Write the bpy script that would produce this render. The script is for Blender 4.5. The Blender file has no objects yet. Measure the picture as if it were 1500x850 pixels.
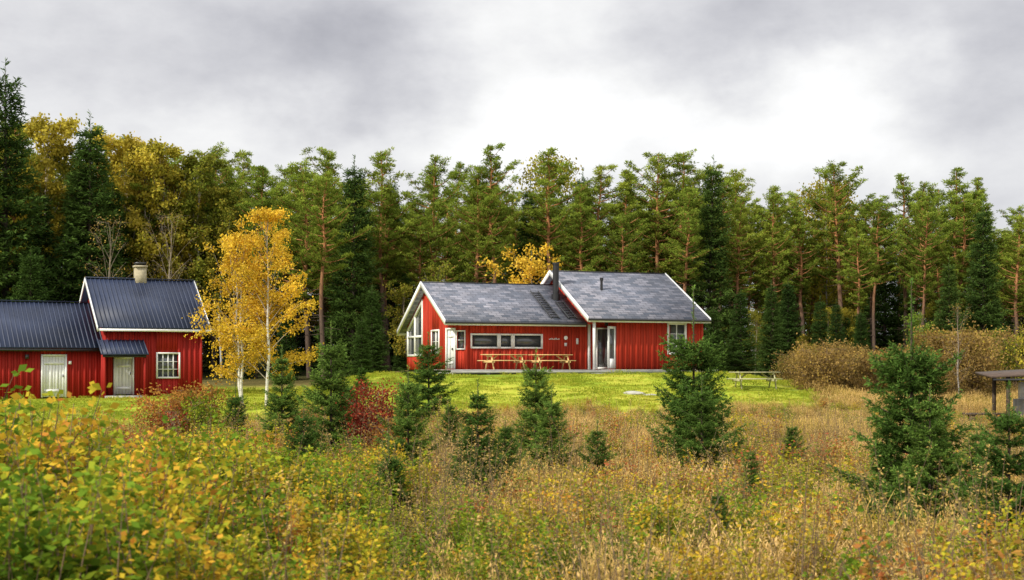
import bpy, math, random, bmesh
import numpy as np
from mathutils import Vector
rng=np.random.default_rng(7); random.seed(7)
sc=bpy.context.scene
sc.view_settings.view_transform='Standard'
try: sc.view_settings.look='None'
except: pass
sc.view_settings.exposure=0
F=2083.0
def PX(px,Y): return (px-750)*Y/F
# ------------------------------------------------------------ terrain
ys=[-60,0,12,22,30,45,58,62,66,68,80,100,130,900]
Cc=[-1.9,-2.0,-2.3,-2.4,-2.4,-1.95,-1.35,-.92,-.45,-.27,-.25,.2,1.2,4]
Ll=[-1.9,-2.0,-2.3,-2.45,-2.5,-2.25,-1.75,-1.58,-1.4,-1.35,-1.15,0,1.2,4]
Rr=[-1.9,-2.0,-2.3,-2.4,-2.4,-2.2,-1.75,-1.6,-1.5,-1.4,-1.1,0,1.2,4]
def sst(a,b,x):
    t=np.clip((x-a)/(b-a),0,1); return t*t*(3-2*t)
def ground(x,y):
    x=np.asarray(x,float); y=np.asarray(y,float)
    def pr(T): return (np.interp(y-2,ys,T)+np.interp(y,ys,T)*2+np.interp(y+2,ys,T))/4
    wl=sst(-5.5,-12,x); wr=sst(10,18,x)
    z=pr(Cc)*(1-wl-wr)+pr(Ll)*wl+pr(Rr)*wr
    z=z+.05*np.sin(x*.7+1.3*np.sin(y*.3))*np.cos(y*.5)*(y<66)
    return z
def lawnmask(x,y):
    x=np.asarray(x,float); y=np.asarray(y,float)
    yb=np.interp(x,[-30,-18,-9,-4,2,8,13,16],[42,43,48,51.5,53,53.5,56,61])+1.2*np.sin(x*.9)+.6*np.sin(x*2.3+1)
    m=sst(-1.2,1.2,y-yb)*sst(84,78,y)*sst(14.5,11.5,x+.8*np.sin(y))
    return m
def fld(x,y,s=1.,p=0.):
    return .5+.5*(np.sin(x*s+1.7*np.sin(y*s*.8+p))*.5+np.sin(y*s*1.3+x*s*.6+p*2)*.3+np.sin(x*s*2.7-y*s*1.9+p)*.2)
# ------------------------------------------------------------ material helpers
def newmat(name):
    m=bpy.data.materials.new(name); m.use_nodes=True
    nt=m.node_tree; b=nt.nodes['Principled BSDF']; return m,nt,b
def N(nt,t,**k):
    n=nt.nodes.new(t)
    for a,v in k.items(): setattr(n,a,v)
    return n
def mth(nt,op,a,b=None,clamp=False):
    n=N(nt,'ShaderNodeMath',operation=op,use_clamp=clamp)
    for i,v in enumerate((a,b)):
        if v is None: continue
        if isinstance(v,(int,float)): n.inputs[i].default_value=v
        else: nt.links.new(v,n.inputs[i])
    return n.outputs[0]
def ramp(nt,fac,stops):
    n=N(nt,'ShaderNodeValToRGB'); e=n.color_ramp.elements
    while len(e)<len(stops): e.new(.5)
    for i,(p,c) in enumerate(stops):
        e[i].position=p; e[i].color=(*c,1)
    nt.links.new(fac,n.inputs[0]); return n.outputs[0]
def simple(name,c,rough=.6,var=.15,scale=6,bump=0,metal=0,stretch=(1,1,1),spec=.5):
    m,nt,b=newmat(name)
    tc=N(nt,'ShaderNodeTexCoord'); mp=N(nt,'ShaderNodeMapping'); mp.inputs['Scale'].default_value=stretch
    nt.links.new(tc.outputs['Object'],mp.inputs[0])
    no=N(nt,'ShaderNodeTexNoise'); no.inputs['Scale'].default_value=scale; no.inputs['Detail'].default_value=6
    nt.links.new(mp.outputs[0],no.inputs['Vector'])
    lo=tuple(x*(1-var*1.5) for x in c); hi=tuple(min(1,x*(1+var*1.5)) for x in c)
    nt.links.new(ramp(nt,no.outputs['Fac'],[(.25,lo),(.75,hi)]),b.inputs['Base Color'])
    b.inputs['Roughness'].default_value=rough; b.inputs['Metallic'].default_value=metal; b.inputs['Specular IOR Level'].default_value=spec
    if bump:
        bp=N(nt,'ShaderNodeBump'); bp.inputs['Strength'].default_value=bump; bp.inputs['Distance'].default_value=.02
        nt.links.new(no.outputs['Fac'],bp.inputs['Height']); nt.links.new(bp.outputs[0],b.inputs['Normal'])
    return m
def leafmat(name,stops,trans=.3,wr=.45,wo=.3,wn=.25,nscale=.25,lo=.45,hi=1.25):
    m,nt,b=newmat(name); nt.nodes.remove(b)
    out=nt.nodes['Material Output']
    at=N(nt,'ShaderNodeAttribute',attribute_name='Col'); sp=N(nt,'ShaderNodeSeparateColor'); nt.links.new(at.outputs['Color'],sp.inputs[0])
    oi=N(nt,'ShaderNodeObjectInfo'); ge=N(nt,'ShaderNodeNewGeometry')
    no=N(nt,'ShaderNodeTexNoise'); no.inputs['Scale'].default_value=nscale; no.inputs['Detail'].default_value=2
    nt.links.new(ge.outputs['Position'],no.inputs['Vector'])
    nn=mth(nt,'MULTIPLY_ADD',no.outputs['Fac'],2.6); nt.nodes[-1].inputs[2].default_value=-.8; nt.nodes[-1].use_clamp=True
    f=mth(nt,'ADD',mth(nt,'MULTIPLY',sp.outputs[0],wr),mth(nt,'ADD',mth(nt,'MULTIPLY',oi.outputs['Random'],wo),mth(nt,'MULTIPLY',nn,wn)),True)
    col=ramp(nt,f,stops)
    br=mth(nt,'ADD',mth(nt,'MULTIPLY',sp.outputs[1],hi-lo),lo)  # leaf brightness from Col green, which also carries painted light and shade
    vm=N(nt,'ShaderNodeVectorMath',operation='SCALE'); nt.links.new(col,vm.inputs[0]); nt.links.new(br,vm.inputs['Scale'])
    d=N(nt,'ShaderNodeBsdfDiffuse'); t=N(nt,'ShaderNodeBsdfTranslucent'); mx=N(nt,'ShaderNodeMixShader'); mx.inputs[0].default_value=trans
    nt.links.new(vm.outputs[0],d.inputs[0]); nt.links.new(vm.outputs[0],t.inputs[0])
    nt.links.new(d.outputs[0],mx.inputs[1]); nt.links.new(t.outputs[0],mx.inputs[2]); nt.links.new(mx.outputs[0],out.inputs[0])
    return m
def barkmat(name,c0,c1,nscale=(8,8,2)):
    m,nt,b=newmat(name)
    at=N(nt,'ShaderNodeAttribute',attribute_name='Col'); sp=N(nt,'ShaderNodeSeparateColor'); nt.links.new(at.outputs['Color'],sp.inputs[0])
    tc=N(nt,'ShaderNodeTexCoord'); mp=N(nt,'ShaderNodeMapping'); mp.inputs['Scale'].default_value=nscale
    nt.links.new(tc.outputs['Object'],mp.inputs[0])
    no=N(nt,'ShaderNodeTexNoise'); no.inputs['Scale'].default_value=1.5; no.inputs['Detail'].default_value=5; nt.links.new(mp.outputs[0],no.inputs['Vector'])
    col=ramp(nt,sp.outputs[1],[(.3,c0),(.65,c1)])
    vm=N(nt,'ShaderNodeVectorMath',operation='SCALE'); nt.links.new(col,vm.inputs[0])
    nt.links.new(mth(nt,'ADD',mth(nt,'MULTIPLY',no.outputs['Fac'],1.2),.35),vm.inputs['Scale'])
    nt.links.new(vm.outputs[0],b.inputs['Base Color']); b.inputs['Roughness'].default_value=.9; b.inputs['Specular IOR Level'].default_value=.1
    return m
M={}
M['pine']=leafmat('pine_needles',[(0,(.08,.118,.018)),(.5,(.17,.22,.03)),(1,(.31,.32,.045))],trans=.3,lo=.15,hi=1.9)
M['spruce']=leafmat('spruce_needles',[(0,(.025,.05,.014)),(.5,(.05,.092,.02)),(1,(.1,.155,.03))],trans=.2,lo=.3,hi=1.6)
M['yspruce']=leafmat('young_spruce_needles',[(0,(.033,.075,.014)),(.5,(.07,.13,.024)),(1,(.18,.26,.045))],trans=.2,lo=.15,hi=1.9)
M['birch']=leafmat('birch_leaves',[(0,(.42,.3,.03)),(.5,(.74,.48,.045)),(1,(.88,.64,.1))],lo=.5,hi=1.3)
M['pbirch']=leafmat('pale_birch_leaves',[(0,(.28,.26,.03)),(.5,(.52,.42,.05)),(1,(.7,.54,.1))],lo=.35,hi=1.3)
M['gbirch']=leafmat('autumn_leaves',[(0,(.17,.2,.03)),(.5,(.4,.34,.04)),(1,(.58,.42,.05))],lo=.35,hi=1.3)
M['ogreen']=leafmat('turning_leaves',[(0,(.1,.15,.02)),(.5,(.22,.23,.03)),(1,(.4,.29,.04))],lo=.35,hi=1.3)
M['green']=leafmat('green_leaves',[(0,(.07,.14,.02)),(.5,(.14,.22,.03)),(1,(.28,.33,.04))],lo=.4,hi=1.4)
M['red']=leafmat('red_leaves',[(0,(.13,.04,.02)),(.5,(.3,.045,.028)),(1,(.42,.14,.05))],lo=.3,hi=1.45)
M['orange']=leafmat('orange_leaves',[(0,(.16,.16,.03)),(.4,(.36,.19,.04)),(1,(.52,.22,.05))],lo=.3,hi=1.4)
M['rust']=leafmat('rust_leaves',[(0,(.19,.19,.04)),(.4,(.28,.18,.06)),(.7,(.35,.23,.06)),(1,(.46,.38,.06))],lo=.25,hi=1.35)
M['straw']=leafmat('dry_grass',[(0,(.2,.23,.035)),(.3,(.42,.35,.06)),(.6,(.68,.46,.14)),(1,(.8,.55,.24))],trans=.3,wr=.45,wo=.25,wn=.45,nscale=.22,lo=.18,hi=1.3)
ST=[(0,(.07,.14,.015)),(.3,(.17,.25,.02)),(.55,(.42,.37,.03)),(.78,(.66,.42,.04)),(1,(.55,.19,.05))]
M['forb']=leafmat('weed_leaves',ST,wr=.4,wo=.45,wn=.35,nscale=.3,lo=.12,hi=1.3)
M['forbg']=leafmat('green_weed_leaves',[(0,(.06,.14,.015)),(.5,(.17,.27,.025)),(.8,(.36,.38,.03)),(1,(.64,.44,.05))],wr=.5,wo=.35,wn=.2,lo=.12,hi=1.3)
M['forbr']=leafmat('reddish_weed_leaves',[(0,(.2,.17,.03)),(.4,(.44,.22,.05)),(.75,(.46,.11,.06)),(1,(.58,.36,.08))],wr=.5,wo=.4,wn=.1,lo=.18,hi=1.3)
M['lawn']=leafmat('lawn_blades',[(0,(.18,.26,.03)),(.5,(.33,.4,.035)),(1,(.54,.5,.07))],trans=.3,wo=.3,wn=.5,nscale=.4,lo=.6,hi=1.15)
M['pbark']=barkmat('pine_bark',(.13,.09,.07),(.46,.21,.09))
M['sbark']=barkmat('spruce_bark',(.07,.055,.045),(.1,.075,.055))
M['bbark']=barkmat('birch_bark',(.7,.68,.63),(.45,.38,.3),(6,6,14))
M['twig']=barkmat('twig_bark',(.2,.14,.09),(.26,.18,.11))
M['greybark']=barkmat('grey_bark',(.36,.33,.29),(.3,.24,.18))
# ------------------------------------------------------------ mesh builder
def nrm(a): return a/np.maximum(np.linalg.norm(a,axis=-1,keepdims=True),1e-9)
class MB:
    def __init__(s): s.V=[];s.Q=[];s.C=[];s.M=[];s.n=0
    def add(s,v,q,c,m):
        v=np.asarray(v,float).reshape(-1,3); q=np.asarray(q,int).reshape(-1,4)
        s.V.append(v); s.Q.append(q+s.n)
        c=np.asarray(c,float)
        if c.ndim==1: c=np.tile(c,(len(v),1))
        s.C.append(c); s.M.append(np.full(len(q),m)); s.n+=len(v)
    def tube(s,path,rad,k=5,m=0,g=None):
        path=np.asarray(path,float); n=len(path)
        rad=np.broadcast_to(rad,(n,)) if np.ndim(rad)==0 else np.asarray(rad)
        t=nrm(np.gradient(path,axis=0)); up=np.array([1.,.13,.07]) if abs(t[0,2])>.7 else np.array([0,0,1.])
        a=nrm(np.cross(t,up)); b=np.cross(t,a)
        an=np.arange(k)*2*math.pi/k
        ring=path[:,None]+rad[:,None,None]*(np.cos(an)[None,:,None]*a[:,None]+np.sin(an)[None,:,None]*b[:,None])
        i=np.arange(n-1)[:,None]*k; j=np.arange(k)[None]; j2=(j+1)%k
        q=np.stack([i+j,i+j2,i+k+j2,i+k+j],-1).reshape(-1,4)
        gg=np.repeat(np.linspace(0,1,n) if g is None else np.broadcast_to(g,(n,)),k)
        s.add(ring.reshape(-1,3),q,np.stack([gg*0+.5,gg],-1),m)
    def leaves(s,P,D,L,W,r,g,m,bend=None):
        n=len(P); D=nrm(D); sd=nrm(np.cross(D,rng.normal(size=(n,3))))
        L=np.broadcast_to(L,(n,))[:,None]; W=np.broadcast_to(W,(n,))[:,None]
        v=np.stack([P,P+D*L*.5+sd*W*.5,P+D*L,P+D*L*.5-sd*W*.5],1).reshape(-1,3)
        q=np.arange(4*n).reshape(n,4)
        c=np.repeat(np.stack([np.broadcast_to(r,(n,)),np.clip(np.broadcast_to(g,(n,)),0,1)],-1),4,axis=0)
        s.add(v,q,c,m)
    def box(s,o,ax,x,y,z,m=0):
        c=[np.asarray(o,float)+ax[0]*a+ax[1]*b+ax[2]*d for d in z for b in y for a in x]
        s.add(c,[[0,2,3,1],[4,5,7,6],[0,1,5,4],[2,6,7,3],[0,4,6,2],[1,3,7,5]],[.5,.5],m)
    def mesh(s,name,mats,smooth=False):
        V=np.concatenate(s.V); Q=np.concatenate(s.Q); C=np.concatenate(s.C); Mi=np.concatenate(s.M)
        me=bpy.data.meshes.new(name)
        me.vertices.add(len(V)); me.vertices.foreach_set('co',V.astype('f').ravel())
        me.loops.add(Q.size); me.loops.foreach_set('vertex_index',Q.astype('i').ravel())
        me.polygons.add(len(Q)); me.polygons.foreach_set('loop_start',(np.arange(len(Q))*4).astype('i'))
        me.polygons.foreach_set('material_index',Mi.astype('i'))
        for mm in mats: me.materials.append(mm)
        a=me.color_attributes.new('Col','FLOAT_COLOR','POINT')
        cc=np.ones((len(V),4),'f'); cc[:,:2]=C; cc[:,2]=0; a.data.foreach_set('color',cc.ravel())
        me.update(calc_edges=True); me.validate()
        if smooth: me.shade_smooth()
        return me
def obj(name,me,loc=(0,0,0),rz=0,s=1,parent=None):
    o=bpy.data.objects.new(name,me); sc.collection.objects.link(o)
    o.location=loc; o.rotation_euler=(0,0,rz); o.scale=(s,s,s) if np.ndim(s)==0 else s
    if parent: o.parent=parent
    return o
def empty(name,loc=(0,0,0),rz=0):
    o=bpy.data.objects.new(name,None); sc.collection.objects.link(o); o.location=loc; o.rotation_euler=(0,0,rz); o.empty_display_size=.3; return o
# ------------------------------------------------------------ plants
def pine(H,cb=.42,Lm=2.5,nb=55,need=26):
    b=MB(); k=10; t=np.linspace(0,1,k)
    sway=np.cumsum(rng.normal(0,.09,(k,2)),0)*np.minimum(1,t*2)[:,None]
    tp=np.stack([sway[:,0],sway[:,1],t*H],-1)
    b.tube(tp,.18*(1-t)**.8*(H/15)+.02,7,0,g=t)
    for i in range(16):
        f=rng.uniform(.12,cb); az=rng.uniform(0,6.28); L=rng.uniform(.4,1.7)
        p=np.array([np.interp(f,t,tp[:,0]),np.interp(f,t,tp[:,1]),f*H])
        b.tube(np.array([p,p+np.array([math.cos(az),math.sin(az),-.1])*L]),[.025,.008],3,0,g=.2)
    TC=[];TG=[]; az0,az1=rng.uniform(0,6.28,2); topw=rng.uniform(1.7,3.2)
    for i in range(nb):
        f=cb+(1-cb)*((i+rng.uniform(-.4,.4))/nb)*.98; f=min(max(f,cb),.985)
        u=(f-cb)/(1-cb)
        az=i*2.4+rng.uniform(-.5,.5)
        prof=min(1,.5+u*1.8)*(1-u**topw)*.95+.09
        L=Lm*prof*rng.uniform(.4,1.25)*(1+.25*math.cos(az-az0)+.2*math.cos(az-az1+u*7))
        el=math.radians(rng.uniform(-4,20)+u*34)
        p=np.array([np.interp(f,t,tp[:,0]),np.interp(f,t,tp[:,1]),f*H])
        h=np.array([math.cos(az),math.sin(az),0])
        ss=np.linspace(0,1,5)
        path=p+h*(ss*L*math.cos(el))[:,None]+np.array([0,0,1])*(ss*L*math.sin(el)*.6+ss**2*L*.25-.1*ss*(1-ss)*L)[:,None]
        b.tube(path,np.linspace(.045*prof+.012,.01,5),4,0,g=.8)
        sd=np.array([-h[1],h[0],0])
        nt=int(3+L*4.6); bg=rng.uniform(-.2,.2)
        for j in range(nt):
            a=rng.uniform(.35,1.03)
            c=np.array([np.interp(a,ss,path[:,q]) for q in range(3)])
            c=c+sd*rng.normal(0,.26)*L*.5*(1.15-a*.6)+np.array([0,0,rng.uniform(-.06,.15)])
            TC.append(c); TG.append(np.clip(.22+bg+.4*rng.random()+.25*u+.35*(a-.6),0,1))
    TC=np.array(TC);TG=np.array(TG); n=len(TC)
    idx=np.repeat(np.arange(n),need); D=rng.normal(size=(n*need,3)); D[:,2]=D[:,2]*.7+.45; D=nrm(D)
    P=TC[idx]+D*rng.uniform(.0,.17,(len(idx),1))*np.array([1.4,1.4,.5])
    b.leaves(P,D,rng.uniform(.12,.27,len(idx)),.056,rng.random(len(idx))*.4+.6*rng.random(n)[idx],TG[idx]+.3*D[:,2]-.08,1)  # high, outer and upturned needles painted lighter: top light put into the colour
    return b
def spruce(H,W,nw,nb,dens,nl,nwid,pw=.9,side=.5,leader=.1,droop=.15,irr=.0,gap=0):
    b=MB(); t=np.linspace(0,1,8); b.tube(np.stack([t*0,t*0,t*H],-1),(.012*H)*(1-t)+.004,6,0,g=t)
    A=[];B=[];G=[]
    def seg(a,c,g): A.append(a);B.append(c);G.append(g)
    for w in range(nw):
        f=.03+(1-leader-.03)*(w+rng.uniform(-.25,.25))/(nw-1); f=max(.02,f)
        prof=(1-f)**pw*(.75+.25*min(1,f*6))
        wr=rng.uniform(.85-irr,1.1+irr)
        for i in range(nb):
            if rng.random()<gap: continue
            R=W*prof*wr*rng.uniform(.6-irr,1.15+irr)+.012*H; az=i*6.283/nb+w*1.1+rng.uniform(-.35,.35)
            h=np.array([math.cos(az),math.sin(az),0]); sd=np.array([-h[1],h[0],0])
            z0=f*H+rng.uniform(-.01,.01)*H; ss=np.linspace(0,1,5)
            up=.1-droop*(1-f)*2+f*.6+rng.uniform(-.1,.1)
            path=np.array([0,0,z0])+h*(ss*R)[:,None]+np.array([0,0,1])*(R*(up*ss+.22*ss**2))[:,None]
            b.tube(path,np.linspace(.005*H*prof+.003,.002,5),3,0,g=.5)
            gb=rng.uniform(.1,.65)
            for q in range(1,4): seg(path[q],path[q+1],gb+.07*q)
            ns=max(3,int(R/(.028*H+.04))+2)
            for j in range(ns):
                a=.14+.82*j/ns; c=np.array([np.interp(a,ss,path[:,q]) for q in range(3)])
                for sg in (-1,1):
                    l=side*R*(1-a)*rng.uniform(.7,1.2)+.02*H*rng.uniform(.5,1)
                    d=h*.75+sd*sg*.75+np.array([0,0,rng.uniform(-.25,.15)])
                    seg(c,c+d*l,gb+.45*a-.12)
    seg(np.array([0,0,H*(1-leader)]),np.array([0,0,H]),.7)
    A=np.array(A);B=np.array(B);G=np.array(G); Ls=np.linalg.norm(B-A,axis=1)
    cnt=np.maximum(2,(Ls*dens).astype(int)); idx=np.repeat(np.arange(len(A)),cnt); u=rng.random((len(idx),1))
    P=A[idx]*(1-u)+B[idx]*u; T=nrm((B-A)[idx]); D=nrm(T*.7+rng.normal(size=T.shape)*np.array([.6,.6,.45])+np.array([0,0,.08]))
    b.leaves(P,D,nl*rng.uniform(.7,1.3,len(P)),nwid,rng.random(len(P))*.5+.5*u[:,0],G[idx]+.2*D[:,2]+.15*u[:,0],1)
    return b
def decid(H,R,trunks,nl,ls,cb=.2,nb=22,spread=.16,tr=.05,ang=50,rw=.75,shape=None):
    b=MB(); A=[];B=[];G=[]
    for tq in range(trunks):
        az=rng.uniform(0,6.28); ln=rng.uniform(.1,.3)*(trunks>1)*R*1.6; hh=H*(1 if tq==0 else rng.uniform(.7,.95)); k=8;t=np.linspace(0,1,k)
        jit=np.cumsum(rng.normal(0,.014*H,(k,2)),0)*.5; jit-=jit[0]
        tp=np.stack([math.cos(az)*ln*t**.8+jit[:,0],math.sin(az)*ln*t**.8+jit[:,1],t*hh],-1)
        b.tube(tp,tr*(1-t)**.9+.008,6,0,g=t*.8)
        for i in range(nb):
            f=cb+(1-cb)*(i+rng.uniform(-.5,.5))/nb; f=min(max(f,cb*.8),.99); u=(f-cb)/(1-cb)
            if shape: prof=max(.08,np.interp(u,*shape))
            else: prof=(max(.02,math.sin(math.pi*min(1,(u*.8+.2)))))**rw
            L=R*prof*rng.uniform(.55,1.2)+.03*H; a2=i*2.4+rng.uniform(-.6,.6); el=math.radians(ang+rng.uniform(-15,15)+u*20)
            p=np.array([np.interp(f,t,tp[:,q]) for q in range(3)])
            h=np.array([math.cos(a2),math.sin(a2),0]); ss=np.linspace(0,1,4)
            path=p+h*(ss*L*.9)[:,None]+np.array([0,0,1])*(ss*L*math.tan(el)*.55-ss**2*L*.25)[:,None]
            path[:,2]=np.minimum(path[:,2],H*1.02)
            b.tube(path,np.linspace(tr*.3*(1-f)+.005,.003,4),4,0,g=.7)
            g0=rng.uniform(.15,.8)
            for j in range(5):
                a=rng.uniform(.3,1); c=np.array([np.interp(a,ss,path[:,q]) for q in range(3)])
                d=nrm(h+rng.normal(size=3)*.8+np.array([0,0,.25]))*L*rng.uniform(.2,.5)
                b.tube(np.array([c,c+d]),[.005,.002],3,0,g=.8)
                A.append(c);B.append(c+d);G.append(g0+.15*j/5)
    A=np.array(A);B=np.array(B);G=np.array(G)
    if nl:
        Ls=np.linalg.norm(B-A,axis=1)**.7; idx=rng.choice(len(A),nl,p=Ls/Ls.sum()); u=rng.random((nl,1))
        P=A[idx]*(1-u)+B[idx]*u+rng.normal(size=(nl,3))*spread*np.array([1,1,.8])
        P[:,2]=np.maximum(P[:,2],.05)
        D=rng.normal(size=(nl,3)); D[:,2]-=.4
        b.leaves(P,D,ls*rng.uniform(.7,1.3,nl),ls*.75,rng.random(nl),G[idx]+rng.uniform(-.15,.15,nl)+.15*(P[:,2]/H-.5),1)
    return b
def blades(b,n,rad,h,w,lean,m,gr=(.2,.9)):
    a=rng.uniform(0,6.28,n); r=rad*np.sqrt(rng.random(n)); base=np.stack([np.cos(a)*r,np.sin(a)*r,np.zeros(n)-.03],-1)
    hh=h*rng.uniform(.35,1.1,n)*(1-.3*(r/rad)); az=rng.uniform(0,6.28,n); ln=lean*rng.uniform(.2,1.3,n)*hh
    d=np.stack([np.cos(az),np.sin(az),np.zeros(n)],-1); s=np.stack([-np.sin(az+rng.normal(0,.8,n)),np.cos(az),np.zeros(n)],-1)*w/2
    mid=base+d*(ln*.3)[:,None]+np.array([0,0,1])*(hh*.6)[:,None]; tip=base+d*ln[:,None]+np.array([0,0,1])*(hh*(1-.15*lean))[:,None]
    v=np.stack([base-s,base+s,mid-s*.8,mid+s*.8,tip-s*.15,tip+s*.15],1).reshape(-1,3)
    i=np.arange(n)[:,None]*6; q=np.concatenate([i+np.array([[0,1,3,2]]),i+np.array([[2,3,5,4]])]); rr=rng.random(n)
    g0=rng.uniform(*gr,n); c=np.stack([np.repeat(rr,6),np.clip((g0[:,None]*np.array([.1,.1,.65,.65,1.15,1.15])).ravel(),0,1)],-1)  # roots painted dark, tips light: shade between blades put into the colour
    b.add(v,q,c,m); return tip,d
def tuft(n,rad,h,w,lean,seed=.3,gr=(.2,.95)):
    b=MB(); tip,d=blades(b,n,rad,h,w,lean,0,gr)
    if seed:
        k=rng.choice(n,int(n*seed),False); P=np.repeat(tip[k],5,0)+rng.normal(0,.018,(len(k)*5,3))*np.array([1,1,3])
        b.leaves(P,rng.normal(size=P.shape)*.4+np.array([0,0,1.]),.05,.014,.9,rng.uniform(.6,1,len(P)),0)
    return b
def forb(ns,h,rad,ll,lw,per=34,bush=.14,u0=.2):
    b=MB()
    for i in range(ns):
        a=rng.uniform(0,6.28); r=rad*math.sqrt(rng.random())*.6; hh=h*rng.uniform(.5,1.15); az=rng.uniform(0,6.28); ln=hh*rng.uniform(.05,.4)
        t=np.linspace(0,1,4); path=np.stack([math.cos(a)*r+math.cos(az)*ln*t**1.5,math.sin(a)*r+math.sin(az)*ln*t**1.5,hh*t],-1)
        b.tube(path,[.006,.005,.004,.002],3,0,g=.4)
        u=rng.uniform(u0,1.02,per); P=np.stack([np.interp(u,t,path[:,q]) for q in range(3)],-1)
        th=rng.uniform(0,6.28,per); D=np.stack([np.cos(th),np.sin(th),rng.uniform(-.5,.7,per)],-1)
        off=rng.uniform(0,bush,(per,1))*(1.1-u[:,None]*.7)
        g0=rng.uniform(.1,.8); b.leaves(P+D*off,D,ll*rng.uniform(.6,1.3,per)*(1.25-.5*u),lw*rng.uniform(.7,1.3,per),rng.uniform(.0,.3)+.7*rng.random(per),g0*.55+.8*u-.25,1)  # lower leaves painted darker, the shade inside the plant set in their colour
    return b
GEN=empty('meadow')
def scatter(name,protos,x,y,sc_,tilt=.12,parent=None,sink=0):
    n=len(x); z=ground(x,y)-sink; which=rng.integers(0,len(protos),n)
    for pi,me in enumerate(protos):
        k=which==pi; m=k.sum()
        if not m: continue
        c=np.stack([x[k],y[k],z[k]],-1); a=rng.uniform(0,6.28,m); s=np.broadcast_to(sc_,(n,))[k]/2
        e1=np.stack([np.cos(a),np.sin(a),rng.normal(0,tilt,m)],-1); e1=nrm(e1)
        nn=nrm(np.stack([rng.normal(0,tilt,m),rng.normal(0,tilt,m),np.ones(m)],-1)); e2=nrm(np.cross(nn,e1)); e1=np.cross(e2,nn)
        s=s[:,None]; v=np.stack([c-e1*s-e2*s,c+e1*s-e2*s,c+e1*s+e2*s,c-e1*s+e2*s],1).reshape(-1,3)
        b=MB(); b.add(v,np.arange(4*m).reshape(m,4),[0,0],0)
        o=obj(name,b.mesh(name+'_points',[]),parent=parent)
        o.instance_type='FACES'; o.use_instance_faces_scale=True; o.instance_faces_scale=1; o.show_instancer_for_render=False
        ch=obj(name+'_clump',me,parent=o)
# ------------------------------------------------------------ ground
def build_ground():
    gx=np.unique(np.concatenate([np.linspace(-700,-60,14),np.linspace(-60,-30,20),np.linspace(-30,30,121),np.linspace(30,60,20),np.linspace(60,700,14)]))
    gy=np.unique(np.concatenate([np.linspace(-80,0,10),np.linspace(0,90,181),np.linspace(90,140,26),np.linspace(140,900,14)]))
    X,Y=np.meshgrid(gx,gy); Z=ground(X,Y); nx=len(gx); ny=len(gy)
    i=(np.arange(ny-1)[:,None]*nx+np.arange(nx-1)[None]).ravel()
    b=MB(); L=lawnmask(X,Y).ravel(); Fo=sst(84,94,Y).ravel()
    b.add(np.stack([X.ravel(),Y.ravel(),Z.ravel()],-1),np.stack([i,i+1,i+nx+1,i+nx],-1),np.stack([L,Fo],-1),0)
    m,nt,bs=newmat('ground_material')
    at=N(nt,'ShaderNodeAttribute',attribute_name='Col'); sp=N(nt,'ShaderNodeSeparateColor'); nt.links.new(at.outputs['Color'],sp.inputs[0])
    ge=N(nt,'ShaderNodeNewGeometry')
    def noise(s,d=5):
        n=N(nt,'ShaderNodeTexNoise'); n.inputs['Scale'].default_value=s; n.inputs['Detail'].default_value=d; nt.links.new(ge.outputs['Position'],n.inputs['Vector']); return n.outputs['Fac']
    n1=noise(.35,8); n2=noise(5,6)
    mixn=mth(nt,'ADD',mth(nt,'MULTIPLY',n1,.6),mth(nt,'MULTIPLY',n2,.4))
    lawn=ramp(nt,mixn,[(.38,(.16,.24,.025)),(.5,(.3,.37,.03)),(.6,(.46,.43,.06))])
    mead=ramp(nt,mixn,[(.35,(.06,.055,.018)),(.5,(.12,.1,.035)),(.65,(.22,.17,.06))])
    def mix(f,a,c):
        n=N(nt,'ShaderNodeMix',data_type='RGBA'); nt.links.new(f,n.inputs[0])
        for k,v in ((6,a),(7,c)):
            if isinstance(v,tuple): n.inputs[k].default_value=(*v,1)
            else: nt.links.new(v,n.inputs[k])
        return n.outputs[2]
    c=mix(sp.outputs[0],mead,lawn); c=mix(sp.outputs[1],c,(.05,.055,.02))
    nt.links.new(c,bs.inputs['Base Color']); bs.inputs['Roughness'].default_value=1; bs.inputs['Specular IOR Level'].default_value=.05
    bp=N(nt,'ShaderNodeBump'); bp.inputs['Strength'].default_value=.6; bp.inputs['Distance'].default_value=.1; nt.links.new(n2,bp.inputs['Height']); nt.links.new(bp.outputs[0],bs.inputs['Normal'])
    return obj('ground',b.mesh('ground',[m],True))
build_ground()
# ------------------------------------------------------------ building materials
def boardred(name,c):
    m,nt,b=newmat(name); tc=N(nt,'ShaderNodeTexCoord'); mp=N(nt,'ShaderNodeMapping'); mp.inputs['Scale'].default_value=(5,5,.6)
    nt.links.new(tc.outputs['Object'],mp.inputs[0]); no=N(nt,'ShaderNodeTexNoise'); no.inputs['Scale'].default_value=2; no.inputs['Detail'].default_value=8; nt.links.new(mp.outputs[0],no.inputs['Vector'])
    at=N(nt,'ShaderNodeAttribute',attribute_name='Col'); sp=N(nt,'ShaderNodeSeparateColor'); nt.links.new(at.outputs['Color'],sp.inputs[0])
    f=mth(nt,'ADD',mth(nt,'MULTIPLY',no.outputs['Fac'],.7),mth(nt,'MULTIPLY',sp.outputs[0],.35),True)
    nt.links.new(ramp(nt,f,[(.2,tuple(x*.65 for x in c)),(.55,c),(.85,tuple(min(1,x*1.25) for x in c))]),b.inputs['Base Color'])
    b.inputs['Roughness'].default_value=.7; b.inputs['Specular IOR Level'].default_value=.2
    return m
M['redA']=boardred('falu_red_boards',(.46,.04,.018))
M['redB']=boardred('dark_red_boards',(.34,.018,.012))
M['white']=simple('white_paint',(.82,.82,.8),.45,.05,5)
M['dark']=simple('dark_interior',(.02,.02,.022),.6)
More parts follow.
